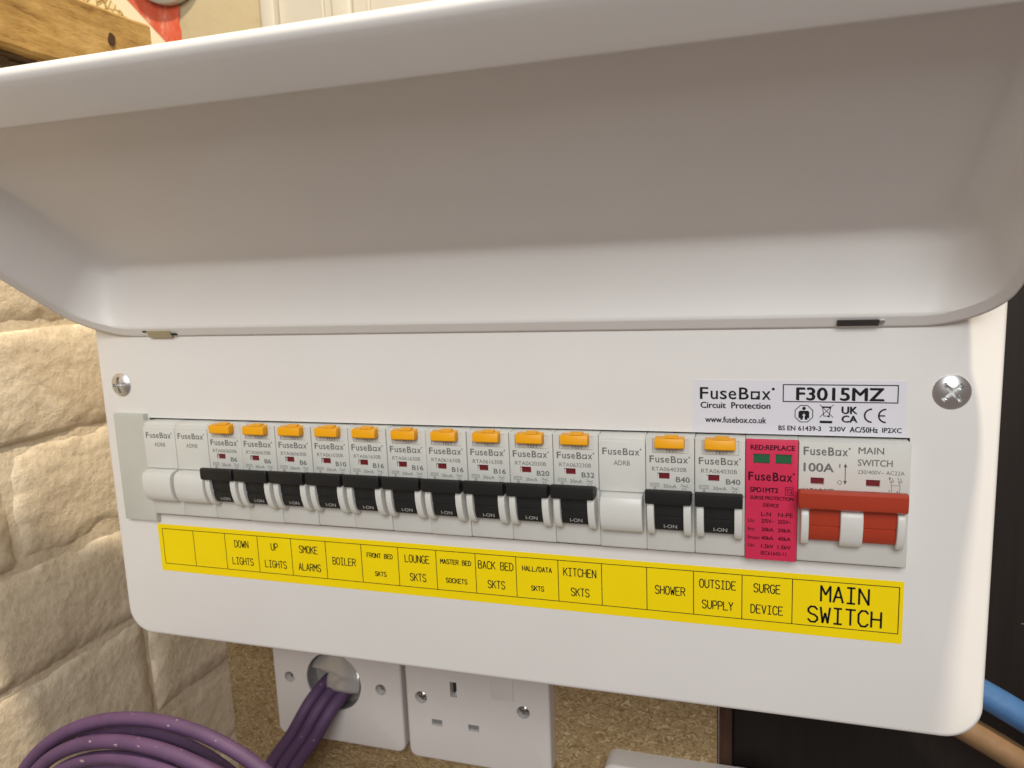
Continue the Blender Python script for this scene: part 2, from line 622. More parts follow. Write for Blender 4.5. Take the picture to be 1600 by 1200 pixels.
# single-stroke capitals of a label printer, on a 4 x 6 grid
G = {
    'A': [[(0, 0), (2, 6), (4, 0)], [(.7, 2), (3.3, 2)]],
    'B': [[(0, 0), (0, 6), (2.6, 6), (3.6, 5.3), (3.6, 4), (2.6, 3.2), (0, 3.2)], [(2.6, 3.2), (4, 2.3), (4, .9), (2.8, 0), (0, 0)]],
    'C': [[(4, 5), (3, 6), (1.2, 6), (0, 4.6), (0, 1.4), (1.2, 0), (3, 0), (4, 1)]],
    'D': [[(0, 0), (0, 6), (2.2, 6), (4, 4.4), (4, 1.6), (2.2, 0), (0, 0)]],
    'E': [[(4, 6), (0, 6), (0, 0), (4, 0)], [(0, 3.1), (3.2, 3.1)]],
    'F': [[(4, 6), (0, 6), (0, 0)], [(0, 3.1), (3.2, 3.1)]],
    'G': [[(4, 5), (3, 6), (1.2, 6), (0, 4.6), (0, 1.4), (1.2, 0), (3, 0), (4, 1), (4, 2.8), (2.3, 2.8)]],
    'H': [[(0, 0), (0, 6)], [(4, 0), (4, 6)], [(0, 3.1), (4, 3.1)]],
    'I': [[(.4, 6), (3.6, 6)], [(2, 6), (2, 0)], [(.4, 0), (3.6, 0)]],
    'K': [[(0, 0), (0, 6)], [(4, 6), (0, 2.4)], [(1.4, 3.6), (4, 0)]],
    'L': [[(0, 6), (0, 0), (4, 0)]],
    'M': [[(0, 0), (0, 6), (2, 2.6), (4, 6), (4, 0)]],
    'N': [[(0, 0), (0, 6), (4, 0), (4, 6)]],
    'O': [[(1.2, 0), (0, 1.4), (0, 4.6), (1.2, 6), (2.8, 6), (4, 4.6), (4, 1.4), (2.8, 0), (1.2, 0)]],
    'P': [[(0, 0), (0, 6), (2.8, 6), (4, 5.2), (4, 3.6), (2.8, 2.7), (0, 2.7)]],
    'R': [[(0, 0), (0, 6), (2.8, 6), (4, 5.2), (4, 3.8), (2.8, 3), (0, 3)], [(2.2, 3), (4, 0)]],
    'S': [[(3.9, 5), (2.9, 6), (1.1, 6), (.1, 5.1), (.1, 4), (1.1, 3.2), (2.9, 2.8), (4, 1.9), (4, .9), (2.9, 0), (1.1, 0), (0, 1)]],
    'T': [[(0, 6), (4, 6)], [(2, 6), (2, 0)]],
    'U': [[(0, 6), (0, 1.4), (1.2, 0), (2.8, 0), (4, 1.4), (4, 6)]],
    'V': [[(0, 6), (2, 0), (4, 6)]],
    'W': [[(0, 6), (.9, 0), (2, 3.8), (3.1, 0), (4, 6)]],
    'Y': [[(0, 6), (2, 3), (4, 6)], [(2, 3), (2, 0)]],
    '/': [[(.2, -.6), (3.8, 6.6)]],
    ' ': [],
}


def mono(pr, s, cx, cz, adv, h, w):
    gw = adv * 0.74
    x = cx - adv * len(s) / 2 + (adv - gw) / 2
    for ch in s:
        for line in G[ch]:
            pr.stroke([(x + px / 4 * gw, cz - h / 2 + pz / 6 * h) for px, pz in line], w)
        x += adv


# ================================================================== SETTING
# brick side wall, painted, running away from the camera on the left
WX = -70.0
wall = thing('brick_wall', 'cream painted rough brick side wall left of the white unit', 'wall', (WX, 70, -390))


def lumpy(nm, y0, y1, z0, z1, x_face, depth, parent, edge=11.0, step=1.6, seed=0.0, amp=0.9):
    bm = bmesh.new()
    ny = max(4, int((y1 - y0) / step)); nz = max(4, int((z1 - z0) / step))
    grid = []
    for i in range(ny + 1):
        row = []
        for k in range(nz + 1):
            y = y0 + (y1 - y0) * i / ny; z = z0 + (z1 - z0) * k / nz
            d = min(y - y0, y1 - y, (z - z0) * 1.0, (z1 - z) * 1.0)
            wob = 3.2 * noise.noise(Vector((y * .05, z * .08, seed))) + 1.8 * noise.noise(Vector((y * .17, z * .2, seed + 4)))
            t = max(0.0, min(1.0, (d + wob * (d > 0.01)) / edge))
            prof = math.sin(t * math.pi / 2) ** 0.8
            x = x_face - depth * (1 - prof)
            x += amp * noise.fractal(Vector((y * .022, z * .03, seed * 3.1)), 1.0, 2.0, 4) * (0.35 + 0.65 * prof)
            x += 0.22 * noise.fractal(Vector((y * .13, z * .17, seed)), 0.8, 2.0, 5)
            x += 0.14 * noise.turbulence(Vector((y * .25, z * .3, seed + 20)), 4, True)
            row.append(bm.verts.new((x, y, z)))
        grid.append(row)
    for i in range(ny):
        for k in range(nz):
            bm.faces.new((grid[i][k], grid[i + 1][k], grid[i + 1][k + 1], grid[i][k + 1]))
    # back
    back = []
    border = [grid[i][0] for i in range(ny + 1)] + [grid[ny][k] for k in range(1, nz + 1)] + \
             [grid[i][nz] for i in range(ny - 1, -1, -1)] + [grid[0][k] for k in range(nz - 1, 0, -1)]
    bb = [bm.verts.new((x_face - 60, v.co.y, v.co.z)) for v in border]
    bridge(bm, bb, border)
    bm.faces.new(bb)
    bmesh.ops.recalc_face_normals(bm, faces=bm.faces)
    return to_obj(nm, bm, 'brick', parent, (x_face, (y0 + y1) / 2, (z0 + z1) / 2), 60)


courses = [(-390, -328, 40), (-328, -266, 150), (-266, -203, 20), (-203, -142.6, 150), (-142.6, -77.2, 53.7), (-77.2, -19.3, 170), (-19.3, 41.8, -20), (41.8, 98.6, 110), (98.6, 158, 30), (158, 214, 130)]
for ci, (z0, z1, perp) in enumerate(courses):
    y = perp - 215 * 2
    while y < 330:
        a, b = max(y, -190), min(y + 215, 330)
        if b - a > 30:
            lumpy('brick', a + 1.0, b - 1.0, z0 + 1.0, z1 - 1.0, WX + random.uniform(-1.2, 1.2), 2.7, wall, seed=ci * 7.3 + a * .01)
        y += 215
lumpy('mortar', -190, 330, -390, 214, WX - 2.0, 1, wall, edge=2, step=4, seed=55.5, amp=1.0)

# back board
chip = to_obj('chipboard_panel', box_bm(-46, 257.6, 90, 108, -420, 110, 0.6, 2), 'chip', None, (105, 99, -420), 40)
tag(chip, 'brown speckled chipboard back panel behind the wall sockets', 'board')
post = to_obj('timber_strip', box_bm(258.4, 265, 93, 140, -420, 230, 0.8), 'reddish', None, (262, 110, -420), 40)
tag(post, 'thin reddish brown timber strip at the right edge of the chipboard', 'timber')
bd = thing('dark_timber_boarding', 'near black stained timber boarding right of and below the white unit', 'boarding', (450, 110, -420))
xs = [265.4, 408, 560, 720]
for a, b in zip(xs, xs[1:]):
    to_obj('board', box_bm(a, b - 0.8, 96, 116, -420, 260, 1.2, 2), 'darkwood', bd, ((a + b) / 2, 106, -420), 40)

# things seen above the lid
rear = to_obj('rear_wall', box_bm(-420, 420, 300, 330, 100, 900), 'plaster', None, (0, 315, 100))
tag(rear, kind='structure')
# painted panelled door on the right of the rear wall
door = thing('panelled_door', 'white painted panelled door above the open lid', 'door', (60, 296, 150))
bm = bmesh.new()
add_box(bm, -112, -99, 284, 300, 150, 880, 1.5)
to_obj('door_frame', bm, 'doorpaint', door, (-105, 292, 150), 40)
to_obj('door_slab', box_bm(-98.4, 300, 291, 300, 150, 880, 0.5), 'doorpaint', door, (100, 295, 150), 40)
to_obj('door_stile', box_bm(-48, -30, 285.5, 290.8, 150, 880, 2.2, 3), 'doorpaint', door, (-39, 288, 150), 40)
to_obj('panel_moulding', box_bm(-59, -56, 288.5, 290.8, 150, 880, 0.9, 2), 'doorpaint', door, (-57, 289, 150), 40)
to_obj('panel_moulding', box_bm(-18, -15, 288.5, 290.8, 150, 880, 0.9, 2), 'doorpaint', door, (-16, 289, 150), 40)
# patterned and red paper left on the rear wall
pp = thing('wallpaper_remnant', 'torn red and cream patterned wallpaper behind the timber end', 'wallpaper', (-240, 299, 270))


def sheet(nm, pts, y, mat, parent, th=0.5):
    bm = bmesh.new()
    a = [bm.verts.new((x, y, z)) for x, z in pts]
    b = [bm.verts.new((x, y + th, z)) for x, z in pts]
    bm.faces.new(a); bm.faces.new(list(reversed(b)))
    bridge(bm, a, b)
    bmesh.ops.recalc_face_normals(bm, faces=bm.faces)
    cx = sum(p[0] for p in pts) / len(pts); cz = sum(p[1] for p in pts) / len(pts)
    return to_obj(nm, bm, mat, parent, (cx, y, cz))


rnd = random.Random(3)
edge_r = [(-201 + rnd.uniform(-1.2, 1.2), 250 + 6 * i) for i in range(40)]
sheet('red_area', [(-203, 290)] + [(x_ - 2.5, z_) for x_, z_ in edge_r[8:]] + [(-372, 484), (-290, 400), (-257, 366), (-221, 327), (-206, 306)], 298.6, 'redpaper', pp)
sheet('patterned_area', [(-400, 250), (-235, 250), (-235, 324), (-271, 364), (-304, 398), (-386, 484), (-400, 484)], 298.5, 'paper', pp)
sheet('cream_border', [(-234.8, 250), (-206.2, 250), (-206.2, 305.8), (-221.2, 326.8), (-257.2, 365.8), (-290.2, 399.8), (-372.2, 484), (-385.8, 484), (-303.8, 398), (-270.8, 364), (-234.8, 324)], 298.8, 'cream', pp)
bm = bmesh.new()
prev = None
for r_, d_ in ((29, 0), (29, 6), (27, 9), (20, 11), (8, 12)):
    cur = ring(bm, circle(-208, 392, r_ * 1.3, 48), 297.8 - d_)
    if prev: bridge(bm, prev, cur)
    prev = cur
bm.faces.new(prev)
bmesh.ops.recalc_face_normals(bm, faces=bm.faces)
disc = to_obj('wall_disc', bm, 'doorpaint', None, (-208, 298, 392), 40)  # white disc for the round plate edge on the rear wall
tag(disc, 'white round fitting on the rear wall above the red paper', 'fitting')

# joist on top of the brick wall
JX = -68.0
jo = thing('timber_joist', 'sawn pine joist with a nail hole above the lid, top left', 'timber', (JX - 30, 0, 232))
bm = bmesh.new()
ny = 90
jr = []
for i in range(ny + 1):
    y = -190 + (106 + 190) * i / ny
    lo = 232.5 + 0.7 * noise.noise(Vector((y * .05, 1, 0))); hi = 268.5 + 0.7 * noise.noise(Vector((y * .05, 9, 0)))
    x1 = JX + 0.6 * noise.noise(Vector((y * .08, 4, 0)))
    c = 1.6
    jr.append([bm.verts.new(p) for p in ((x1 - c, y, lo), (x1, y, lo + c), (x1, y, hi - c), (x1 - c, y, hi), (JX - 70, y, hi), (JX - 70, y, lo))])
for a, b in zip(jr, jr[1:]):
    bridge(bm, a, b)
bm.faces.new(jr[0]); bm.faces.new(list(reversed(jr[-1])))
bmesh.ops.recalc_face_normals(bm, faces=bm.faces)
to_obj('beam', bm, 'joist', jo, (JX - 30, 0, 232), 30)
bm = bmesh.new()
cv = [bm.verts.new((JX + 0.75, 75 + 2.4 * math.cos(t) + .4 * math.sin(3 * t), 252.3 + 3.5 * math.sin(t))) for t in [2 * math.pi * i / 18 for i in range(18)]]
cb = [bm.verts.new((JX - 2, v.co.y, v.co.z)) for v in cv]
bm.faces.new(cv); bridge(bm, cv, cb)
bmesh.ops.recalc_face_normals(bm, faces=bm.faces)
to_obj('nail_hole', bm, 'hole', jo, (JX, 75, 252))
# broken dark packing under the joist
bm = bmesh.new()
jr = []
for i in range(80):
    y = -190 + 222 * i / 79
    taper = max(0.0, (y + 10) / 42)
    row = []
    for k in range(9):
        z = 232 - (17.8 - 11 * taper) * k / 8
        x = JX - 4.5 + 3.0 * noise.fractal(Vector((y * .03, z * .4, 2)), 1, 2, 4) - 4 * taper
        row.append(bm.verts.new((x, y, z)))
    row.append(bm.verts.new((JX - 50, y, row[-1].co.z))); row.append(bm.verts.new((JX - 50, y, 232)))
    jr.append(row)
for a, b in zip(jr, jr[1:]):
    bridge(bm, a, b)
bm.faces.new(jr[0]); bm.faces.new(list(reversed(jr[-1])))
bmesh.ops.recalc_face_normals(bm, faces=bm.faces)
pk = to_obj('splintered_timber', bm, 'oldwood', None, (JX - 25, -60, 214), 40)
tag(pk, 'dark splintered old wood underneath the pine joist', 'timber')

# ================================================================== CONSUMER UNIT
PX0, PX1, PZ0, PZ1 = -27.4, 352.8, -56.6, 118.0
CX0, CX1, CZ0, CZ1 = -0.4, 325.4, 7.2, 54.9
unit = thing('consumer_unit', 'white metal fuse box with its lid lifted open on the wall', 'fuse box', (162, 45, PZ0))
body = bmesh.new()
lo = ring(body, round_rect(PX0 + 1.5, PX1 - 1.5, PZ0 + 1.5, PZ1 - 3, (12, 12, 3, 3)), 20)
lb = ring(body, round_rect(PX0 + 1.5, PX1 - 1.5, PZ0 + 1.5, PZ1 - 3, (12, 12, 3, 3)), 90)
bridge(body, lo, lb); body.faces.new(lb)
bmesh.ops.recalc_face_normals(body, faces=body.faces)
to_obj('enclosure', body, 'powder', unit, (162, 60, PZ0), 40)
panel = to_obj('front_panel',
               plate_bm(lambda d: round_rect(PX0 + d, PX1 - d, PZ0 + d, PZ1 - d, (13 - d, 13 - d, 3, 3), 10),
                        [rect(CX0, CX1, CZ0, CZ1)], 0.0, 26.0, 2.2, 5, hole_depth=1.4), 'powder', unit, (162, 0, PZ0), 50)
to_obj('cavity_shade_sheet', box_bm(CX0 - 12, CX1 + 12, 30, 32, CZ0 - 12, CZ1 + 12), 'dark', unit, (162, 30, CZ0))  # dark sheet behind the cutout, the void's shade put into its colour

# lid: a shallow tray swung up, seen from its inside
HZ = 93.8
DIRV = (0.842, 0.540)      # (out, up) of the lid's length when open
DIRW = (-0.540, 0.842)     # (out, up) of the lid's depth


def lid_pt(u, v, w):
    o = 0.35 + v * DIRV[0] + w * DIRW[0]
    z = HZ + v * DIRV[1] + w * DIRW[1]
    return (u, -o, z)


bm = bmesh.new()
U0, U1 = -25.5, 349.5
lid_rings = []
spec = [  # inset at the sides, v of hinge side, v of lip side, depth at sides, depth at lip, corner radii hinge / lip
    (0, 0, 115.5, -0.3, 17.8, 24, 10),
    (0.5, 0.8, 115.9, 0.15, 17.8, 24, 10),
    (2.4, 4.5, 116.5, 1.1, 17.85, 22, 10),
    (2.8, 5, 117, 1.4, 17.9, 22, 10),
    (3.4, 5.5, 118, 2.6, 18, 20, 10),
    (4, 6.9, 120.5, 6, 18.3, 18, 9),
    (5, 10, 124.5, 12, 18.8, 16, 9),
    (6.4, 14, 128, 18.6, 19.3, 13, 9),
    (7.8, 16, 130.6, 22, 19.7, 11, 8),
    (9, 16.9, 131.6, 23.4, 20, 10, 8),
    (10.6, 17.8, 132.2, 24.5, 20.6, 10, 7),
    (13, 18.9, 132.3, 25.3, 21.2, 9, 7),
    (16, 20.2, 132, 25.8, 21.7, 9, 7),
    (20, 21.6, 131.2, 25.97, 25.5, 8, 6),
    (25, 23.5, 129.5, 26, 25.95, 8, 6),
    (30, 27.5, 126, 26, 26, 6, 5),
    (40, 42, 112, 26, 26, 4, 4),
]
for ins, v0, v1, ws, wl, rh, rl in spec:
    pts = []
    loop = round_rect(U0 + ins, U1 - ins, v0, v1, (rh, rh, rl, rl), 12)
    # extra points along the straight sides so the lip can rise
    full = []
    nL = len(loop)
    for i in range(nL):
        p, q = loop[i], loop[(i + 1) % nL]
        full.append(p)
        if i % 13 == 12:
            for k in range(1, 12):
                full.append((p[0] + (q[0] - p[0]) * k / 12, p[1] + (q[1] - p[1]) * k / 12))
    row = []
    for u, v in full:
        t = max(0.0, min(1.0, (v - 70.0) / (v1 - 2 - 70.0)))
        t = t * t * (3 - 2 * t)
        w = ws + (wl - ws) * t if ws < 25.9 else ws - (v - 20.0) * 4.0 / 112.0
        row.append(bm.verts.new(lid_pt(u, v, w)))
    lid_rings.append(row)
for a, b in zip(lid_rings, lid_rings[1:]):
    bridge(bm, a, b)
bm.faces.new(lid_rings[-1])
bmesh.ops.recalc_face_normals(bm, faces=bm.faces)
lid = to_obj('lid', bm, 'powder', unit, (162, 0, HZ), 60)
# thickness away from the inner face: the inside faces the camera
c0 = lid.data.polygons[-1].normal
sol = lid.modifiers.new('sheet', 'SOLIDIFY')
sol.thickness = 1.2 * S
sol.offset = -1.0 if c0.y < 0 or c0.z < 0 else 1.0
tag(lid, 'raised hinged lid seen from its inside')

# hinge slots in the lid's lower hem
bm = bmesh.new()
add_profile(bm, [(0.2, 93.2), (1.6, 93.0), (3.3, 96.2), (1.2, 96.9)], 6.6, 19.8, 0.5)
to_obj('hinge_tab', bm, 'tab', unit, (13, -2, 94), 40)
for xa in (4.0, 19.9):
    to_obj('gap_shade_block', prof_bm([(0.6, 94.0 + (xa < 10) * 1.4), (2.6, 94.3 + (xa < 10) * 1.4), (2.9, 95.1 + (xa < 10) * 1.4), (0.6, 95.1 + (xa < 10) * 1.4)], xa, xa + 2.4, 0.2), 'dark', unit, (xa, -2, 94))  # solid wedges beside the tab, coloured dark as the shade of gaps
to_obj('hinge_slot', prof_bm([(0.4, 94.2), (3.0, 94.3), (4.4, 96.4), (1.6, 96.6)], 300.6, 313.8, 0.25), 'darkmetal', unit, (307, -2, 94), 40)
to_obj('hinge_pin', prof_bm([(1.5, 95.2), (3.6, 95.2), (3.9, 96.2), (1.5, 96.4)], 314.0, 315.6, 0.3), 'steel', unit, (315, -2, 95), 40)

# ---- panel screws
def screw(cx, cz, r, y, rot, parent, mat='steel', dome=1.7, slot=0.5, name='screw'):
    bm = bmesh.new()
    rows = []
    nr, na = 26, 72
    for i in range(1, nr + 1):
        rr = r * i / nr
        row = []
        for k in range(na):
            a = 2 * math.pi * k / na
            x = rr * math.cos(a); z = rr * math.sin(a)
            h = dome * (1 - (rr / r) ** 2.4)
            ca, sa = math.cos(rot), math.sin(rot)
            lx = abs(x * ca + z * sa); lz = abs(-x * sa + z * ca)
            arm = r * 0.66
            hw = r * 0.11
            if (lx < hw and lz < arm) or (lz < hw and lx < arm):
                h -= 2.4 * (1 - 0.35 * max(lx, lz) / arm)
            # second finer slot cut across the head
            d = abs((lx - lz) * .7071)
            row.append(bm.verts.new((cx + x, y - 0.4 - h, cz + z)))
        rows.append(row)
    c = bm.verts.new((cx, y - 0.4 - dome + 1.6, cz))
    for k in range(na):
        bm.faces.new((c, rows[0][k], rows[0][(k + 1) % na]))
    for a, b in zip(rows, rows[1:]):
        bridge(bm, a, b)
    base = [bm.verts.new((v.co.x, y + 0.3, v.co.z)) for v in rows[-1]]
    bridge(bm, rows[-1], base)
    bmesh.ops.recalc_face_normals(bm, faces=bm.faces)
    return to_obj(name, bm, mat, parent, (cx, y, cz), 35)


screw(-14.3, 70.7, 5.6, 0, 0.08, unit)
screw(337.4, 71.3, 5.9, 0, 0.75, unit)

# ---- product sticker
st = to_obj('product_sticker', box_bm(251.9, 323.8, -0.16, -0.01, 55.0, 74.9), 'sticker', unit, (288, 0, 55))
tag(st, 'white product sticker with black print')
p = Print(-0.22)
p.logo(254.5, 281.0, 67.75, 72.1, 0.018)
p.text('Circuit  Protection', 254.7, 279.4, 64.35, 66.6, 0.035)
p.text('www.fusebox.co.uk', 256.4, 278.0, 58.95, 61.2, 0.026)
p.frame(283.5, 321.2, 67.0, 73.5, 0.36)
p.text('F3015MZ', 288.0, 316.8, 67.75, 72.3, 0.035)
# skilled person sign
oc = [(290.75 + 3.2 * math.cos(math.radians(22.5 + 45 * i)), 62.8 + 3.25 * math.sin(math.radians(22.5 + 45 * i))) for i in range(8)]
p.stroke(oc, 0.28, True)
p.poly(circle(290.75, 64.75, 0.62, 14))
p.poly([(288.95, 63.5), (289.4, 63.9), (292.1, 63.9), (292.55, 63.5), (292.55, 61.2), (291.95, 61.2), (291.95, 60.6), (291.15, 60.6), (290.95, 61.4), (291.3, 62.6), (290.7, 62.5), (290.9, 63.3), (290.2, 62.1), (290.65, 62.1), (290.3, 60.6), (289.55, 60.6), (289.55, 61.2), (288.95, 61.2)])
# crossed-out bin
p.stroke([(296.0, 61.6), (300.5, 66.2)], 0.22); p.stroke([(296.0, 66.2), (300.5, 61.6)], 0.22)
p.stroke([(296.9, 65.2), (297.4, 62.1), (299.1, 62.1), (299.6, 65.2)], 0.26, True)
p.poly(rect(296.7, 299.8, 65.1, 65.6)); p.poly(circle(299.0, 62.0, .38, 10))
p.poly(rect(296.1, 300.2, 59.5, 60.4))
p.text('UK', 303.15, 308.4, 63.05, 65.6, 0.05)
p.text('CA', 303.2, 308.5, 59.95, 62.4, 0.05)
p.ringarc(313.0, 62.55, 2.05, 2.6, 90, 270)
p.ringarc(317.5, 62.55, 2.05, 2.6, 90, 270)
p.poly(rect(315.2, 317.2, 62.3, 62.8))
p.text('BS EN', 282.2, 288.0, 56.6, 58.3, 0.03)
p.text('61439-3', 288.9, 296.6, 56.6, 58.3, 0.03)
p.text('230V', 299.3, 304.7, 56.6, 58.3, 0.03)
p.text('AC/50Hz', 306.0, 315.1, 56.45, 58.4, 0.03)
p.text('IP2XC', 316.4, 322.6, 56.6, 58.3, 0.03)
p.build('lettering', 'inkblack', st, (288, -0.22, 55))

# ---- yellow circuit label strip
strip = to_obj('circuit_label_strip', box_bm(-2.6, 325.4, -0.16, -0.01, -21.5, 2.2), 'yellow', unit, (162, 0, -21.5))
tag(strip, 'yellow label strip naming each circuit')
CELL = 17.735
p = Print(-0.22)
lw = 0.30
p.frame(-lw / 2, 324 + lw / 2, -CELL - lw / 2, lw / 2, lw)
for i in list(range(1, 17)):
    p.poly(rect(i * 18 - lw / 2, i * 18 + lw / 2, -CELL + lw / 2, -lw / 2))
p.build('grid_lines', 'inkblack', strip, (162, -0.22, -21.5))
names = {2: ('DOWN', 'LIGHTS'), 3: ('UP', 'LIGHTS'), 4: ('SMOKE', 'ALARMS'), 5: ('BOILER',), 6: ('FRONT BED', 'SKTS', 1),
         7: ('LOUNGE', 'SKTS'), 8: ('MASTER BED', 'SOCKETS', 1), 9: ('BACK BED', 'SKTS'), 10: ('HALL/DATA', 'SKTS', 1),
         11: ('KITCHEN', 'SKTS'), 13: ('SHOWER',), 14: ('OUTSIDE', 'SUPPLY'), 15: ('SURGE', 'DEVICE')}
for i, t in names.items():
    p = Print(-0.22)
    cx = i * 18 + 9
    small = len(t) == 3
    adv, h, w = (1.42, 2.0, 0.36) if small else (1.98, 3.3, 0.40)
    if len(t) == 1:
        mono(p, t[0], cx, -CELL * .5, adv, h, w)
    else:
        mono(p, t[0], cx, -CELL * .265, adv, h, w)
        mono(p, t[1], cx, -CELL * .74, adv, h, w)
    p.build('circuit_name', 'inkblack', strip, (cx, -0.22, -9))
p = Print(-0.22)
mono(p, 'MAIN', 306, -CELL * .265, 4.3, 6.0, 0.74)
mono(p, 'SWITCH', 306, -CELL * .74, 4.3, 6.0, 0.74)
p.build('circuit_name', 'inkblack', strip, (306, -0.22, -9))

# ================================================================== MODULES
MX0, PITCH = 0.9, 18.0
GROUP = 'modules in a row in the fuse box'
BODY = [(-26, 54.0), (3.2, 54.0), (4.2, 53.6), (5.0, 52.6), (5.0, 33.0), (4.8, 32.4), (4.8, 10.0), (4.3, 9.2), (-26, 9.2)]
GUARD = [(4.2, 31.6), (10.6, 31.2), (11.7, 30.0), (12.1, 28.2), (12.0, 25.5), (11.4, 22.6), (10.4, 19.8), (9.3, 17.9), (8.1, 16.9), (6.4, 16.5), (4.2, 16.5)]
ROCKER = [(4.2, 18.6), (8.3, 18.8), (9.2, 20.0), (9.8, 22.2), (10.0, 24.0), (9.7, 24.25), (9.7, 24.6), (10.2, 24.9), (10.5, 27.5), (10.6, 31.5), (4.2, 31.5)]
BAR = [(6.2, 31.0), (6.5, 33.4), (7.4, 34.0), (12.4, 35.6), (13.5, 35.6), (14.1, 35.0), (14.1, 31.3), (13.7, 30.4), (12.8, 30.0), (8.0, 30.0)]


def face_plate(x0, x1, z0, z1, holes, y=-6.0, yb=-4.9, bev=0.35):
    return plate_bm(lambda d: rect(x0 + d, x1 - d, z0 + d, z1 - d), holes, y, yb, bev, 2, hole_depth=yb)


def rcbo(i, code, rating, label):
    x = MX0 + PITCH * i
    org = (x + 9, 0, 9.2)
    t = thing('circuit_breaker', label, 'circuit breaker', org, 'circuit breakers in the fuse box')
    bm = prof_bm(BODY, x + 0.06, x + 17.94, 0.3)
    b = to_obj('body', bm, 'module', t, org, 35)
    face = to_obj('face', face_plate(x + 0.12, x + 17.88, 32.6, 54.0, [rect(x + 4.3, x + 8.9, 38.0, 40.4), rect(x + 2.6, x + 15.7, 48.0, 53.4)]), 'module', t, org, 35)
    to_obj('indicator_window', box_bm(x + 4.9, x + 8.8, -5.35, -4.95, 38.1, 40.3), 'window_red', t, (x + 7, -5, 38))
    to_obj('button_recess', box_bm(x + 2.7, x + 15.6, -5.62, -4.95, 48.1, 53.3), 'module', t, (x + 9, -5, 48))
    # test button
    bm = prof_bm([(4.9, 50.5), (8.9, 50.4), (9.3, 50.8), (9.3, 53.5), (8.9, 54.1), (6.0, 54.3), (4.9, 54.3)], x + 3.75, x + 14.5, 0.25)
    add_profile(bm, [(4.9, 54.2), (8.4, 54.25), (7.0, 54.9), (4.9, 54.9)], x + 7.2, x + 12.2, 0.15)
    to_obj('test_button', bm, 'orange', t, (x + 9, -5, 50), 35)
    for a, c in ((1.0, 3.6), (14.3, 17.1)):
        to_obj('toggle_guard', prof_bm(GUARD, x + a, x + c, 0.4, 3), 'guard', t, (x + a, -5, 16.5), 35)
    tg = to_obj('toggle', prof_bm(ROCKER, x + 3.7, x + 14.2, 0.15), 'black', t, (x + 9, -5, 18.6), 30)
    to_obj('toggle_bar', prof_bm(BAR, x + 0.55, x + 17.2, 0.45, 3), 'black', tg, (x + 9, -10, 30), 35)
    pr = Print(-9.85)
    pr.text('I-ON', x + 7.0, x + 11.8, 19.85, 21.35, 0.0)
    # lay it on the sloping toggle face
    pr.v = [(vx, -(9.22 + (vz - 20.0) * 0.272 + 0.07), vz) for vx, vy, vz in pr.v]
    pr.build('lettering', 'inkwhite', tg, (x + 9, -9.5, 20))
    pr = Print(-6.06)
    pr.logo(x + 1.5, x + 16.5, 44.35, 46.9, 0.024)
    pr.text(code, x + 2.4, x + 15.1, 41.0, 42.6, 0.0)
    pr.text(rating, x + (11.2 if len(rating) > 2 else 11.6), x + (16.3 if len(rating) > 2 else 15.0), 37.0, 39.0, 0.028)
    pr.text('30mA', x + 6.6, x + 11.4, 34.6, 36.0, 0.0)
    pr.frame(x + 1.7, x + 5.0, 35.0, 36.3, 0.14)
    for k in range(4):
        pr.stroke([(x + 2.1 + k * .7, 35.4), (x + 2.5 + k * .7, 36.0)], 0.16)
    pr.stroke([(x + 3.4, 35.0), (x + 3.4, 33.8)], 0.16)
    pr.frame(x + 2.9, x + 3.9, 33.6, 34.5, 0.14)
    pr.stroke([(x + 13.0, 36.2), (x + 13.8, 35.9), (x + 14.6, 35.2), (x + 15.6, 36.1)], 0.16)
    pr.stroke([(x + 12.9, 35.2), (x + 14.2, 35.5), (x + 15.8, 35.0)], 0.16)
    pr.frame(x + 13.6, x + 15.0, 33.6, 34.6, 0.16)
    pr.build('lettering', 'ink', face, org)
    pr = Print(-5.68)
    pr.text('TEST', x + 7.3, x + 11.9, 48.2, 49.3, 0.0)
    pr.build('lettering', 'ink', b, org)
    t.location += Vector((0, random.uniform(-.25, .25), random.uniform(-.12, .12))) * S
    tg.location += Vector((0, random.uniform(-.15, .15), random.uniform(-.15, .15))) * S
    return t


def blank(i, label):
    x = MX0 + PITCH * i
    org = (x + 9, 0, 9.2)
    t = thing('blanking_module', label, 'blanking module', org, 'blanking modules in the fuse box')
    b = to_obj('body', prof_bm(BODY, x + 0.06, x + 17.94, 0.3), 'blank', t, org, 35)
    face = to_obj('face', face_plate(x + 0.12, x + 17.88, 32.2, 51.6, []), 'blank', t, org, 35)
    bulge = [(4.2, 31.8), (8.6, 31.6), (10.2, 30.8), (11.0, 29.2), (11.3, 26.5), (11.1, 23.4), (10.4, 20.4), (9.2, 18.0), (8.0, 17.0), (6.4, 16.6), (4.2, 16.6)]
    to_obj('dummy_toggle', prof_bm(bulge, x + 1.0, x + 17.0, 0.5, 3), 'guard', t, (x + 9, -5, 16.6), 35)
    pr = Print(-6.06)
    pr.logo(x + 1.6, x + 16.6, 46.7, 49.3, 0.02)
    pr.text('ADRB', x + 5.9, x + 12.1, 42.6, 44.5, 0.0)
    pr.build('lettering', 'ink', face, org)
    return t


end = to_obj('blanking_strip',
             plate_bm(lambda d: [(-18.6 + d, 4.6 + d), (0.2 - d, 4.6 + d), (0.2 - d, 9.0), (0.75 - d, 9.1), (0.75 - d, 54.0), (-0.9 - d, 54.1), (-0.9 - d, 57.0 - d), (-18.6 + d, 57.0 - d)], [], -3.0, -0.02, 0.35, 2),
             'endplate', None, (-9, 0, 4.4), 35)
tag(end, 'plain grey blanking strip at the left end of the module row', 'blanking strip')

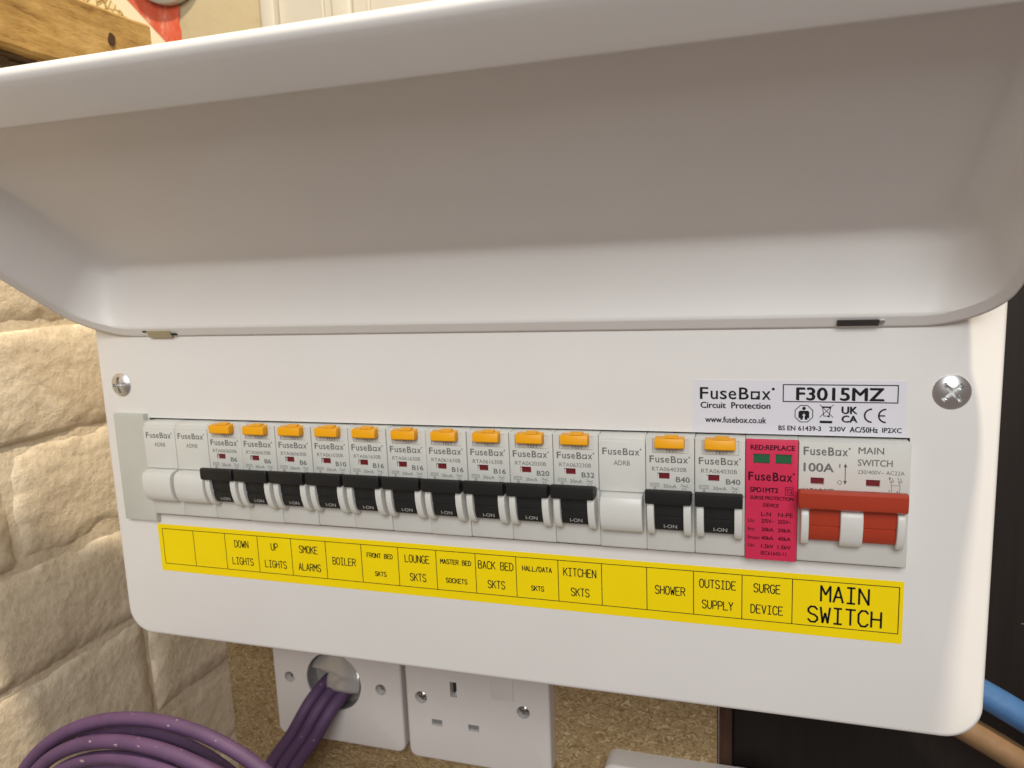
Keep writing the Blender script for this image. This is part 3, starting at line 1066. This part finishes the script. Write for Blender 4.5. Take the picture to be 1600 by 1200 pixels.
blank(0, 'blank filler module nearest the left screw, first in the row')
blank(1, 'blank filler module just left of the DOWN LIGHTS breaker')
circ = {2: 'DOWN LIGHTS', 3: 'UP LIGHTS', 4: 'SMOKE ALARMS', 5: 'BOILER', 6: 'FRONT BED SKTS', 7: 'LOUNGE SKTS', 8: 'MASTER BED SOCKETS',
        9: 'BACK BED SKTS', 10: 'HALL/DATA SKTS', 11: 'KITCHEN SKTS', 13: 'SHOWER', 14: 'OUTSIDE SUPPLY'}
kinds = {2: ('RTA060630B', 'B6'), 3: ('RTA060630B', 'B6'), 4: ('RTA060630B', 'B6'), 5: ('RTA061030B', 'B10'), 6: ('RTA061630B', 'B16'), 7: ('RTA061630B', 'B16'),
         8: ('RTA061630B', 'B16'), 9: ('RTA061630B', 'B16'), 10: ('RTA062030B', 'B20'), 11: ('RTA063230B', 'B32'), 13: ('RTA064030B', 'B40'), 14: ('RTA064030B', 'B40')}
for i, (code, rate) in kinds.items():
    rcbo(i, code, rate, 'breaker marked %s with black toggle and orange button above the %s label' % (rate, circ[i]))
blank(12, 'blank filler module between the KITCHEN SKTS and SHOWER breakers')

# ---- surge protection device
x = MX0 + PITCH * 15
org = (x + 9, 0, 9.2)
spd = thing('surge_protector', 'crimson surge protection module with two green windows', 'surge protector', org)
to_obj('body', prof_bm([(-26, 54.2), (4.0, 54.2), (4.8, 53.4), (4.8, 9.6), (4.2, 9.0), (-26, 9.0)], x + 0.06, x + 17.94, 0.2), 'module', spd, org, 35)
face = to_obj('front_label', face_plate(x + 0.1, x + 17.9, 8.8, 54.2, [rect(x + 2.6, x + 8.4, 45.4, 48.9), rect(x + 10.2, x + 15.8, 45.4, 48.9)], -5.8, -4.7, 0.4), 'pink', spd, org, 35)
for a, c in ((2.7, 8.3), (10.3, 15.7)):
    to_obj('indicator_window', box_bm(x + a, x + c, -5.3, -4.75, 45.5, 48.8), 'window_green', spd, (x + a, -5, 45))
pr = Print(-5.86)
pr.text('RED:REPLACE', x + 1.7, x + 16.8, 50.4, 52.2, 0.035)
pr.logo(x + 1.0, x + 17.0, 39.0, 42.1, 0.035)
pr.text('SPD1MT2', x + 1.6, x + 11.4, 34.6, 36.4, 0.045)
pr.frame(x + 13.7, x + 16.5, 33.9, 36.9, 0.2); pr.text('T2', x + 14.1, x + 16.1, 34.6, 36.2, 0.015)
pr.text('SURGE PROTECTION', x + 1.7, x + 16.6, 31.9, 33.2, 0.035)
pr.text('DEVICE', x + 6.3, x + 11.6, 29.2, 30.5, 0.035)
pr.text('L-N', x + 5.6, x + 9.0, 25.7, 27.2, 0.02); pr.text('N-PE', x + 11.4, x + 16.4, 25.7, 27.2, 0.02)
for zz, a, b_, c in ((23.1, 'Uc:', '275V~', '255V~'), (19.9, 'In:', '20kA', '20kA'), (16.7, 'Imax:', '40kA', '40kA'), (13.5, 'Up:', '1.5kV', '1.5kV')):
    pr.text(a, x + 1.0, x + (3.5 if len(a) < 5 else 5.3), zz, zz + 1.4, 0.015)
    pr.text(b_, x + 5.7, x + 10.0, zz, zz + 1.4, 0.032)
    pr.text(c, x + 11.4, x + 15.9, zz, zz + 1.4, 0.032)
pr.text('IEC61643-11', x + 5.6, x + 14.4, 10.9, 12.3, 0.018)
pr.build('lettering', 'inkpink', face, org)

# ---- main switch (double width)
x = MX0 + PITCH * 16
org = (x + 18, 0, 9.2)
ms = thing('main_switch', 'double width main switch with a red toggle bar', 'main switch', org)
to_obj('body', prof_bm(BODY, x + 0.06, x + 36.0, 0.3), 'module', ms, org, 35)
face = to_obj('face', face_plate(x + 0.12, x + 35.95, 32.4, 54.0, [rect(x + 4.1, x + 8.6, 38.5, 41.0), rect(x + 22.1, x + 26.6, 38.5, 41.0)]), 'module', ms, org, 35)
for a in (4.1, 22.1):
    to_obj('indicator_window', box_bm(x + a + 0.05, x + a + 4.3, -5.35, -4.95, 38.7, 40.95), 'window_red', ms, (x + a, -5, 38))
for a, c in ((0.9, 3.5), (13.7, 21.0), (31.6, 34.2)):
    to_obj('toggle_guard', prof_bm(GUARD, x + a, x + c, 0.45, 3), 'guard', ms, (x + a, -5, 16.5), 35)
for a, c in ((3.5, 13.7), (21.0, 31.6)):
    to_obj('toggle', prof_bm(ROCKER, x + a + 0.05, x + c - 0.05, 0.15), 'redtoggle', ms, (x + a, -5, 18.6), 30)
BARM = [(6.2, 34.5), (6.6, 36.2), (7.6, 36.9), (12.6, 38.7), (14.0, 38.6), (14.8, 37.6), (14.9, 33.8), (14.5, 32.3), (13.4, 31.5), (8.0, 31.5)]
to_obj('toggle_bar', prof_bm(BARM, x - 0.2, x + 34.3, 0.5, 3), 'redtoggle', ms, (x + 17, -10, 31), 35)
pr = Print(-6.06)
pr.logo(x + 1.6, x + 17.0, 49.2, 52.1, 0.026)
pr.text('100A', x + 1.7, x + 11.7, 43.2, 46.3, 0.03)
pr.text('I', x + 13.4, x + 13.75, 44.9, 46.3, 0.0)
pr.text('O', x + 12.9, x + 14.4, 38.8, 40.4, 0.0)
pr.stroke([(x + 15.4, 39.7), (x + 15.4, 45.6)], 0.32)
pr.poly([(x + 14.8, 45.2), (x + 16.0, 45.2), (x + 15.4, 46.6)]); pr.poly([(x + 15.4, 38.8), (x + 16.0, 40.2), (x + 14.8, 40.2)])
pr.text('MAIN', x + 19.4, x + 27.5, 50.2, 52.5, 0.014)
pr.text('SWITCH', x + 19.3, x + 30.3, 45.9, 48.2, 0.014)
pr.text('230/400V~ AC22A', x + 19.4, x + 34.1, 43.0, 44.4, 0.0)
pr.text('KF100Z', x + 1.8, x + 11.8, 34.9, 37.1, 0.0)
for a in (29.9, 32.5):
    pr.stroke([(x + a + .5, 42.0), (x + a + .5, 41.2)], 0.16)
    pr.ringarc(x + a + 0.5, 40.7, .28, .45, 0, 360, 10)
    pr.stroke([(x + a - .3, 41.0), (x + a + .3, 39.4), (x + a + .3, 36.6)], 0.16)
    pr.text('1' if a < 31 else '3', x + a - .6, x + a - .1, 41.3, 42.2)
    pr.text('2' if a < 31 else '4', x + a - .8, x + a - .1, 36.6, 37.6)
pr.stroke([(x + 30.2, 39.3), (x + 32.8, 39.3)], 0.14)
pr.build('lettering', 'ink', face, org)

# ================================================================== WALL SOCKETS BELOW
def socket_plate(name, label, cat, x0, x1, z0, z1, yf, holes, r=5):
    org = ((x0 + x1) / 2, 90, z0)
    t = thing(name, label, cat, org)
    to_obj('plate', plate_bm(lambda d: round_rect(x0 + d, x1 - d, z0 + d, z1 - d, max(r - d, .5), 8), holes, yf, 90.2, 1.6, 4, hole_depth=yf + 6), 'socket', t, org, 40)
    return t


YF = 79.5
p1 = socket_plate('cable_outlet_plate', 'white wall plate with purple cables coming out of a round hole', 'wall plate', -4.2, 81.5, -160.5, -74.5, YF,
                  [circle(37.2, -121, 18.2, 48), circle(6.8, -122, 3.4, 20), circle(68.2, -122, 3.4, 20)])
# grommet inside the hole: a curved hood over a slot
bm = bmesh.new()
prev = None
for k in range(9):
    a = math.pi * 0.5 * k / 8
    cur = [bm.verts.new((37.2 + 17.9 * math.cos(b) * 1.0, YF + 0.8 + 9.0 * math.sin(a), -121 + 17.9 * math.sin(b) * (1 - 0.0 * k))) for b in [math.pi * 2 * i / 48 for i in range(48)]]
    if prev: bridge(bm, prev, cur)
    prev = cur
bm.faces.new(prev)
bmesh.ops.recalc_face_normals(bm, faces=bm.faces)
to_obj('hole_liner', bm, 'gloss', p1, (37.2, YF, -121), 40)
bm = bmesh.new()
prev = None
for k in range(13):
    t_ = k / 12
    z = -104.0 - 22 * t_
    y = YF + 7.5 - 8.5 * math.sin(t_ * math.pi * .5) ** 1.5
    hw = math.sqrt(max(0.1, 17.6 ** 2 - (z + 121) ** 2))
    xa = 37.2 - (hw if t_ < 0.0 else hw * (0.25 if t_ > .55 else 0.98))
    cur = [bm.verts.new((xa + (37.2 + hw * .98 - xa) * j / 16, y + 1.5 * (2 * j / 16 - 1) ** 2, z)) for j in range(17)]
    if prev:
        for j in range(16):
            bm.faces.new((prev[j], prev[j + 1], cur[j + 1], cur[j]))
    prev = cur
bmesh.ops.recalc_face_normals(bm, faces=bm.faces)
hood = to_obj('hood', bm, 'gloss', p1, (37.2, YF, -115), 40)
sm = hood.modifiers.new('sheet', 'SOLIDIFY'); sm.thickness = 1.4 * S
for sx in (6.8, 68.2):
    screw(sx, -122, 2.9, YF + 4.6, 0.5 + sx, p1, 'chrome', 0.9)

p2 = socket_plate('wall_socket', 'white switched mains socket with three pin slots', 'socket', 84.6, 170.2, -161, -75, YF - 0.5,
                  [rect(112.4, 116.4, -119.8, -110.6), rect(100.0, 106.4, -139.2, -135.2), rect(122.3, 128.7, -139.2, -135.2),
                   circle(94.1, -122.7, 3.7, 20), circle(155.2, -123, 3.7, 20)])
to_obj('earth_pin_slot', box_bm(112.5, 116.3, YF + 4.2, YF + 5.2, -119.7, -110.7), 'dark', p2, (114, YF, -120))
bm = prof_bm([(-YF - 4.0, -118.5), (-YF - 1.0, -119.6), (-YF - 4.0, -119.7)], 114.2, 116.2)
to_obj('shutter', bm, 'socket', p2, (115, YF, -119))
for a in (100.0, 122.3):
    to_obj('pin_slot', box_bm(a + .1, a + 6.3, YF + 1.5, YF + 2.5, -139.1, -135.3), 'pin', p2, (a, YF, -137))
for sx in (94.1, 155.2):
    screw(sx, -122.8, 3.3, YF + 3.0, 0.3 + sx, p2, 'chrome', 1.9)
to_obj('switch_rocker', box_bm(136.8, 150.0, YF - 1.1, YF + 3, -117.3, -93.5, 0.5), 'socket', p2, (143, YF, -117), 40)
p3 = socket_plate('surface_plate', 'third white plate low on the chipboard, only its top edge in view', 'wall plate', 199.5, 285, -230, -143.8, YF - 4, [], 6)

# ================================================================== CABLES
RC = 3.75
ends = [(-4, -190), (4.4, -191.5), (12.6, -192.5)]
for k, ((ex, ez), nm) in enumerate(zip(ends, ('leftmost strand', 'middle strand', 'rightmost strand'))):
    sx = 29 + k * 7.7
    path = [(sx + 3, 92, -122.5), (sx, 83, -125 - k * .9), (sx - 4.5, 71, -132.5 - k * .5), (sx - 12, 62, -148),
            ((sx + ex) / 2 - 9, 58.5, -167), (ex + 1.2, 57, ez + 4 - 1), (ex - 5, 56, ez - 24), (ex - 16, 56, ez - 60)]
    o = to_obj('purple_cable', tube_bm(path, RC), 'purple', None, (ex, 60, ez), 60)
    tag(o, 'purple data cable, %s of the bundle leaving the round hole' % nm, 'cable', 'purple cables leaving the round hole')
# coil hanging left of the board
bm = bmesh.new()
cc = Vector((21.0, -45, -170))
path = []
loops = [(98.0, 0, 0, -42), (95.5, 2, -3.0, -48), (94.0, 4, -8.5, -53), (89.0, -7, -1, -41), (92.0, -3, -12.5, -46)]
nn = 28
for li, (rr, dx, dz, yy) in enumerate(loops):
    nxt = loops[(li + 1) % len(loops)]
    for k in range(nn):
        t_ = k / nn
        f = 0.0 if t_ < 0.62 else (t_ - 0.62) / 0.38       # blend to the next loop while at the bottom
        f = f * f * (3 - 2 * f)
        R_ = rr + (nxt[0] - rr) * f
        a = math.pi + 0.35 - 2 * math.pi * t_
        path.append((cc.x + (dx + (nxt[1] - dx) * f) + R_ * math.cos(a) * 1.0, yy + (nxt[3] - yy) * f + 3.0 * math.sin(2 * a + li * 1.7),
                     cc.z + (dz + (nxt[2] - dz) * f) + R_ * math.sin(a)))
coil = to_obj('cable_coil', tube_bm(path, 3.1, 14), 'purple', None, (cc.x, -45, cc.z - 98), 60)
tag(coil, 'looped coil of purple data cable hanging at the lower left', 'cable coil')

for nm, lab, z0, mat in (('blue_cable', 'thick blue supply cable leaving the right side of the unit', -70.0, 'blue'),
                         ('brown_cable', 'thick brown supply cable below the blue one at lower right', -90.5, 'brown')):
    path = [(322, 78, z0 + 14), (345, 72, z0 + 7), (372, 68, z0 - 5), (396, 66, z0 - 18), (430, 70, z0 - 38), (480, 80, z0 - 70), (540, 85, z0 - 120)]
    o = to_obj(nm, tube_bm(path, 6.1, 20), mat, None, (400, 70, z0 - 18), 60)
    tag(o, lab, 'cable')

for o in bpy.data.objects:
    if '_org' in o:
        del o['_org']
